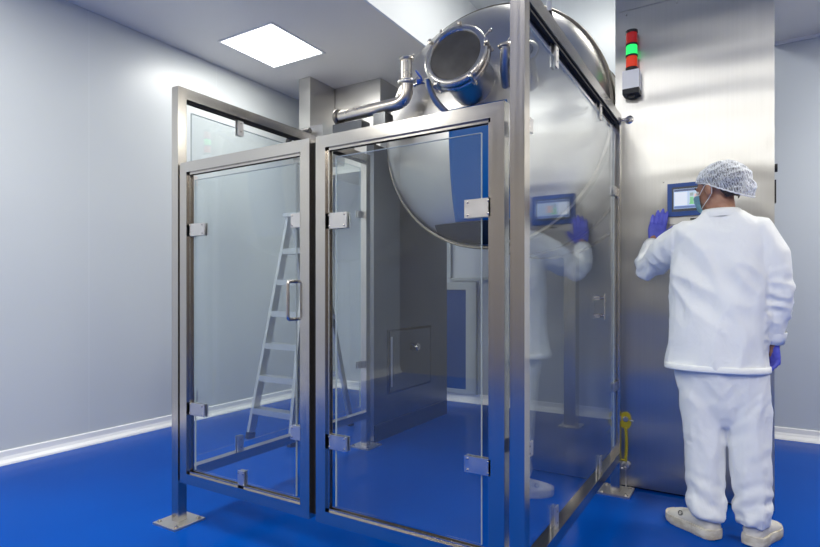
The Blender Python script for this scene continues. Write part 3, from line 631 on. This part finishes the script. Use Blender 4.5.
# hair net: puffy gauze cap with gathered elastic edge and a loose bag behind
bm = B(); ellipsoid(bm, hp(0,-.028,.038), (.094,.116,.088), HR, 48, 32); ellipsoid(bm, hp(.004,-.106,-.028), (.068,.064,.058), HR, 40, 24); ellipsoid(bm, hp(0,-.07,.02), (.088,.09,.075), HR, 40, 24)
def cap_d(p, n): 
    q = iv @ (p-HO); a = math.atan2(q.x, q.y+.03)
    g = max(0, 1-abs(q.z-.5*q.y+.01)/.06)
    return n*(.0045*ridge(p,(22,22,30),3) + .003*nz(p,(55,55,55)) + g*.005*math.sin(a*34))
bm = fuse(bm, .004, 6, disp=cap_d)
kill = [v for v in bm.verts if (lambda q: q.z < .016+.40*q.y+.24*min(0, q.y))(iv @ (v.co-HO))]
bmesh.ops.delete(bm, geom=kill, context='VERTS')
net = obj('hair_net', bm, M_net, worker, True)
net['label'] = 'white gauze hair net'
pts = []
for k in range(73):
    a = 2*PI*k/72; x, y = .088*math.sin(a), -.038+.118*math.cos(a)
    pts.append(hp(x*1.02, y*1.0, .018+.40*y+.24*min(0,y)+.0015*math.sin(a*30)))
obj('elastic_edge', tube(B(), pts, .0035, 8, False), M_loop, net, True)
# face mask with pleats and ear loops
bm = B(); nu, nv = 24, 18; gr = {}
for i in range(nu+1):
    th = math.radians(-72+144*i/nu)
    for j in range(nv+1):
        t = j/nv; z = -.012 - .098*t
        z -= .010*abs(math.sin(th))*(1-2*t)
        nose = .020*math.exp(-(th/.28)**2)*math.exp(-((t-.15)/.35)**2)
        r = .078 + nose + .0016*math.sin(t*PI*8) - .022*max(0, t-.72)/.28
        yy = .030 + r*math.cos(th)*.95; xx = (.070-.008*t)*math.sin(th)
        gr[i, j] = bm.verts.new(hp(xx, yy, z))
for i in range(nu):
    for j in range(nv): bm.faces.new((gr[i,j], gr[i+1,j], gr[i+1,j+1], gr[i,j+1]))
me_top = [gr[i,0].co.copy() for i in range(nu+1)]
bmesh.ops.solidify(bm, geom=bm.faces[:], thickness=.0015)
mk = obj('face_mask', bm, M_mask, worker, True)
obj('mask_edge', tube(B(), me_top, .0022, 6), M_loop, mk, True)
for s in (-1, 1):
    bm = B(); tube(bm, [hp(s*.066,.050,-.024), hp(s*.076,.030,-.008), hp(s*.083,.008,.012), hp(s*.086,-.016,.016), hp(s*.086,-.026,-.004), hp(s*.082,-.022,-.030), hp(s*.076,-.002,-.050), hp(s*.068,.028,-.072), hp(s*.060,.050,-.088)], .0019, 8)
    obj('ear_loop', bm, M_loop, mk, True)
# jacket
bm = B()
J = [(.795,-.120,.222,.150),(.86,-.118,.216,.145),(.98,-.114,.212,.138),(1.12,-.108,.212,.132),(1.26,-.100,.210,.128),(1.36,-.097,.205,.124),(1.43,-.093,.195,.108),(1.470,-.092,.172,.095),(1.498,-.092,.138,.086),(1.520,-.094,.104,.080),(1.541,-.096,.084,.074)]
rings_loft(bm, [ell((x,2.995,z), a, b, 36, e=2.4) for z, x, a, b in J])
LJ = [(-.17,2.995,1.42)]+LS; RJ = [(-.02,2.995,1.42)]+RS
tube(bm, LJ, [.088,.086,.080,.068,.062,.046], 24); tube(bm, RJ, [.088,.084,.072,.064,.056,.046], 24)
ellipsoid(bm, (-.20,2.97,1.33), (.075,.08,.12)); ellipsoid(bm, (.01,2.97,1.33), (.075,.08,.12))
def jd(p, n):
    fine = .003*ridge(p,(17,17,6),21); low = max(0, min(1, (1.3-p.z)/.4)); arm = 1 if (p.x < -.33 or p.x > .075) else 0
    a = .010*nz(p,(5,5,2.2),1)*(1+low) + .009*ridge(p,(9,9,2.6),5)*(.3+low)
    if p.x < -.30: q = (p-Vector(LS[2])).length; a += .010*math.sin(q*75+6*nz(p,(8,8,8)))*max(0, 1-q/.2) + .005*ridge(p,(16,16,16),2)
    elif p.x > .075: a += .016*ridge(p,(9,9,20),8)*max(0, 1-abs(p.z-1.06)/.25)
    else:
        u = p.x*.6+p.z; a += .018*ridge(Vector((p.x*1.0+p.z*.9, p.y, p.z*.25-p.x*.4)),(8,4,8),11)*max(0, 1-abs(p.z-1.25)/.35)
    return n*(a+fine)
bm = fuse(bm, .009, 5, .5, jd)
jk = obj('jacket', bm, M_jacket, worker, True)
bm = B()
zz = [.790,.794,.816,.818]; rr = [0,.0022,.0012,-.002]
r0 = J[0]
rings = [[Vector((c.x, c.y, c.z)) for c in ell((r0[1],2.995,z), r0[2]+o, r0[3]+o, 72, e=2.4)] for z, o in zip(zz, rr)]
rings_loft(bm, rings, True); obj('hem', bm, M_jacket, jk, True)
bm = B(); rings_loft(bm, [ell((-.094,2.995,1.510),.095,.082,40,e=2.2,tilt=(0,-.05)), ell((-.096,2.995,1.539),.086,.077,40,e=2.2,tilt=(0,-.05)), ell((-.097,2.995,1.550),.080,.072,40,e=2.2,tilt=(0,-.05)), ell((-.097,2.995,1.53),.072,.066,40,e=2.2,tilt=(0,-.05))], False); obj('collar', bm, M_jacket, jk, True)
def cuff(P, r):
    a, b = Vector(P[-2]), Vector(P[-1]); d = (b-a).normalized()
    bm = B(); tube(bm, [b-d*.052, b-d*.045, b-d*.02, b+d*.006, b+d*.008, b-d*.01], [r-.001, r+.003, r+.002, r-.001, r-.006, r-.008], 28, False); obj('cuff', bm, M_jacket, jk, True)
cuff(LS, .048); cuff(RS, .045)
# trousers
bm = B()
rings_loft(bm, [ell((-.100+.0*z,3.0,z), a, b, 32, e=2.4) for z, a, b in ((.98,.175,.12),(.86,.192,.125),(.78,.196,.128),(.70,.185,.118),(.64,.16,.108),(.58,.115,.095),(.53,.06,.07))])
def leg(P, dx, k):
    z = [.80,.62,.50,.40,.30,.20,.15,.115,.085]; r = [(.104,.112),(.102,.108),(.098,.102),(.092,.098),(.086,.094),(.082,.092),(.088,.096),(.086,.096),(.070,.084)]
    pts = []
    for q in z:
        for a, b in zip(P, P[1:]):
            if b[2] <= q <= a[2]: t = (a[2]-q)/(a[2]-b[2]); pts.append(Vector(a).lerp(Vector(b), t)); break
        else: p = Vector(P[-1]); p.z = q; pts.append(p)
    rings = [ell(p+Vector((dx,0,0)), a*k, b*k, 28, e=2.2) for p, (a, b) in zip(pts, r)]
    rings_loft(bm, rings)
leg(LL, -.004, .96); leg(RL, .006, .89)
def td(p, n):
    lowk = max(0, min(1, (.34-p.z)/.16)); left = p.x < -.075; cx = -.16 if left else .02
    a = .009*nz(p,(5,5,3),4) + .010*ridge(p,(10,10,3.5),9) + .004*ridge(p,(16,16,6),15)
    s = 1 if left else -1
    u = p.z + .35*s*(p.x-cx)
    a += lowk*(.0045*math.sin(u*70+5*nz(p,(7,7,4),3)) + .004*ridge(p,(16,16,24),6))
    a += .004*ridge(Vector((p.x, p.y, p.z-1.1*abs(p.x+.09))),(3,3,13),2)*max(0, 1-abs(p.z-.66)/.16)
    a += .005*ridge(Vector((p.x, p.y, p.z+.6*s*(p.x-cx))),(4,4,16),7)*max(0, 1-abs(p.z-.46)/.12)
    return n*a
bm = fuse(bm, .009, 4, .5, td)
tr = obj('trousers', bm, M_trouser, worker, True)
bm = B(); tube(bm, [(-.10, 2.874, .80), (-.097, 2.876, .72), (-.094,2.886,.665)], .0018, 6); obj('back_seam', bm, M_trouser, tr, True)
# shoes
def shoe(heel, toe, nm):
    h, t_ = Vector(heel), Vector(toe); ax = (t_-h); L = ax.length; ax.normalize(); sd = Vector((ax.y, -ax.x, 0)); up = Vector((0,0,1))
    def at(t): return h + ax*L*t
    S = [(.00,.018,.075),(.025,.032,.098),(.10,.041,.110),(.25,.044,.114),(.38,.045,.110),(.52,.049,.096),(.66,.054,.082),(.80,.054,.072),(.91,.046,.060),(.97,.032,.048),(1.0,.014,.032)]
    def ring(t, w, zt, z0=.020, n=24):
        cz = (zt+z0)/2; rz = (zt-z0)/2; out = []
        for k in range(n):
            a = 2*PI*k/n; c_, s_ = math.cos(a), math.sin(a)
            out.append(at(t) + sd*w*1.06*math.copysign(abs(c_)**.8, c_)*(1-.22*max(0, s_)) + up*(cz+rz*math.copysign(abs(s_)**.85, s_)))
        return out
    bm = B(); rings_loft(bm, [ring(*s) for s in S]); 
    up_ = obj('shoe', bm, M_shoe, worker, True); up_.data.materials[0] = M_shoe
    bm = B(); rg = []
    for t, w, zt in [(-.012,.018,0)]+S[1:-1]+[(1.012,.014,0)]:
        lift = .010*max(0, (t-.75)/.25)**2 + .004*max(0,(.1-t)/.1); wv = .003*math.sin(t*40)
        ww = w+.006+.0015*math.sin(t*60); hh = .044 - .012*max(0,t-.5) + wv*.4
        cz = lift; c0 = at(t)
        rg.append([c0 + sd*a*ww*1.06 + up*b for a, b in ((-1,cz+.006),(-.94,cz),(.94,cz),(1,cz+.006),(1.02,cz+hh*.6),(.97,cz+hh),(-.97,cz+hh),(-1.02,cz+hh*.6))])
    rings_loft(bm, rg); obj('sole', bm, M_sole, up_, 'auto')
    # collar opening and tongue
    bm = B(); pts = []
    for k in range(25):
        a = 2*PI*k/24; tt = .185+.15*math.cos(a); pts.append(at(tt) + sd*.032*math.sin(a) + up*(.106+.006*math.cos(a)*-1))
    obj('ankle_collar', tube(B(), pts, .007, 8, False), M_shoe, up_, True)
    # small oval scribbled emblem on the outer side
    for side in (-1,):
        m0 = at(.60) + sd*side*.0500 + up*.072
        for rx, rz, ro in ((.013,.010,0),(.008,.012,.5)):
            pts = [m0 + ax*(rx*math.cos(a)*math.cos(ro)-rz*math.sin(a)*math.sin(ro)) + up*(rx*math.cos(a)*math.sin(ro)+rz*math.sin(a)*math.cos(ro)) + sd*side*(.0005-.25*(rz*math.sin(a))) for a in [2*PI*k/16 for k in range(17)]]
            if nm: obj('emblem', tube(B(), pts, .0011, 6, False), M_darkgap, up_, True)
    return up_
shoe((-.112,2.930,0), (-.328,3.102,0), True)
shoe((.022,2.935,0), (.112,3.195,0), False)
bm = B(); tube(bm, [(-.155,2.985,.095),(-.16,2.99,.125)], .045, 20); obj('sock', bm, M_black, worker, True)
# gloved hands
def hand(wr, ef, et, curl, spread=.05, thumb=(.62,.70), k=1.0, touch=None):
    W = Vector(wr); ef = Vector(ef).normalized(); et = Vector(et); et = (et-ef*et.dot(ef)).normalized(); en = et.cross(ef)   # en: palm side
    if touch is not None and en.dot(Vector(touch)) < 0: en = -en
    bm = B()
    def rg(f, c, hw, ht, n=20): return [W + ef*f + et*(c+hw*math.cos(a)) + en*ht*math.sin(a) for a in [2*PI*i/n for i in range(n)]]
    rings_loft(bm, [rg(-.05,0,.031,.027), rg(-.02,0,.029,.023), rg(.0,0,.028,.019), rg(.025,.001,.036,.0175), rg(.055,.0,.041,.0155), rg(.08,-.001,.0405,.013), rg(.09,-.002,.036,.010)])
    F = [(.030,.070,.0098,.084),(.010,.079,.0100,.088),(-.0105,.074,.0096,.085),(-.0300,.057,.0088,.077)]
    for i, (c, L, r, f0) in enumerate(F):
        p = W + ef*(f0-.012) + et*c; d = (ef + et*(c*spread*12)).normalized(); pts = [p.copy()]; rs = [r*1.05]; ang = 0
        for j, (seg, cu) in enumerate(((.47,curl[0]),(.30,curl[1]),(.23,curl[2]))):
            ang += cu*(1+.12*i); dd = d*math.cos(ang) + en*math.sin(ang)
            for s in (1, 2): p = p + dd*(L+.012)*seg/2; pts.append(p.copy()); rs.append(r*(1-.07*j-.02*s) + (.0006 if s == 2 and j < 2 else 0))
        rs[-1] *= .7; tube(bm, pts, rs, 12); ellipsoid(bm, pts[-1], (rs[-1],)*3, u=12, v=8)
    p = W + ef*.022 + et*.022 + en*.004; d = (et*thumb[0] + ef*thumb[1]).normalized(); pts = [p.copy()]; rs = [.016]
    for L, r, b in ((.030,.0140,.1),(.028,.0118,.25),(.012,.0112,.35),(.016,.0085,.4)):
        dd = (d + ef*b*.6 + en*b).normalized(); p = p+dd*L; pts.append(p.copy()); rs.append(r)
    tube(bm, pts, rs, 12); ellipsoid(bm, pts[-1], (.0085,)*3, u=12, v=8)
    bm.transform(Matrix.Translation(W) @ Matrix.Scale(k, 4) @ Matrix.Translation(-W))
    return fuse(bm, .0032, 2, .4, lambda p, n: n*.0009*ridge(p,(70,70,70),1))
gl = obj('glove', hand((-.434,3.350,1.443), (.13,.20,.95), (1,.02,-.12), (.05,-.02,.02), .04, (.62,.72), 1.16, (0,1,0)), M_glove, worker, True); gl['label'] = 'blue glove pressed on the cabinet'
gl = obj('glove', hand((.113,3.048,.915), (.02,.10,-1), (-.55,.85,0), (.35,.45,.35), .03, (.45,.85), 1.0, (-1,0,0)), M_glove, worker, True); gl['label'] = 'blue glove hanging at the side'

# ------------------------------------------------------------------ camera and world
cam = bpy.data.cameras.new('camera'); co = bpy.data.objects.new('camera', cam); C.objects.link(co)
cam.sensor_width = 36; cam.lens = 36*547/820; cam.shift_y = 18.5/820; cam.clip_start = .02
co.location = (0, 0, 1.16); co.rotation_euler = (PI/2, 0, math.radians(31.5)); sc.camera = co
w = bpy.data.worlds.new('world'); w.use_nodes = True; w.node_tree.nodes['Background'].inputs[0].default_value = (.5,.55,.6,1); w.node_tree.nodes['Background'].inputs[1].default_value = .15; sc.world = w
sc.view_settings.view_transform = 'Standard'; sc.view_settings.exposure = .30
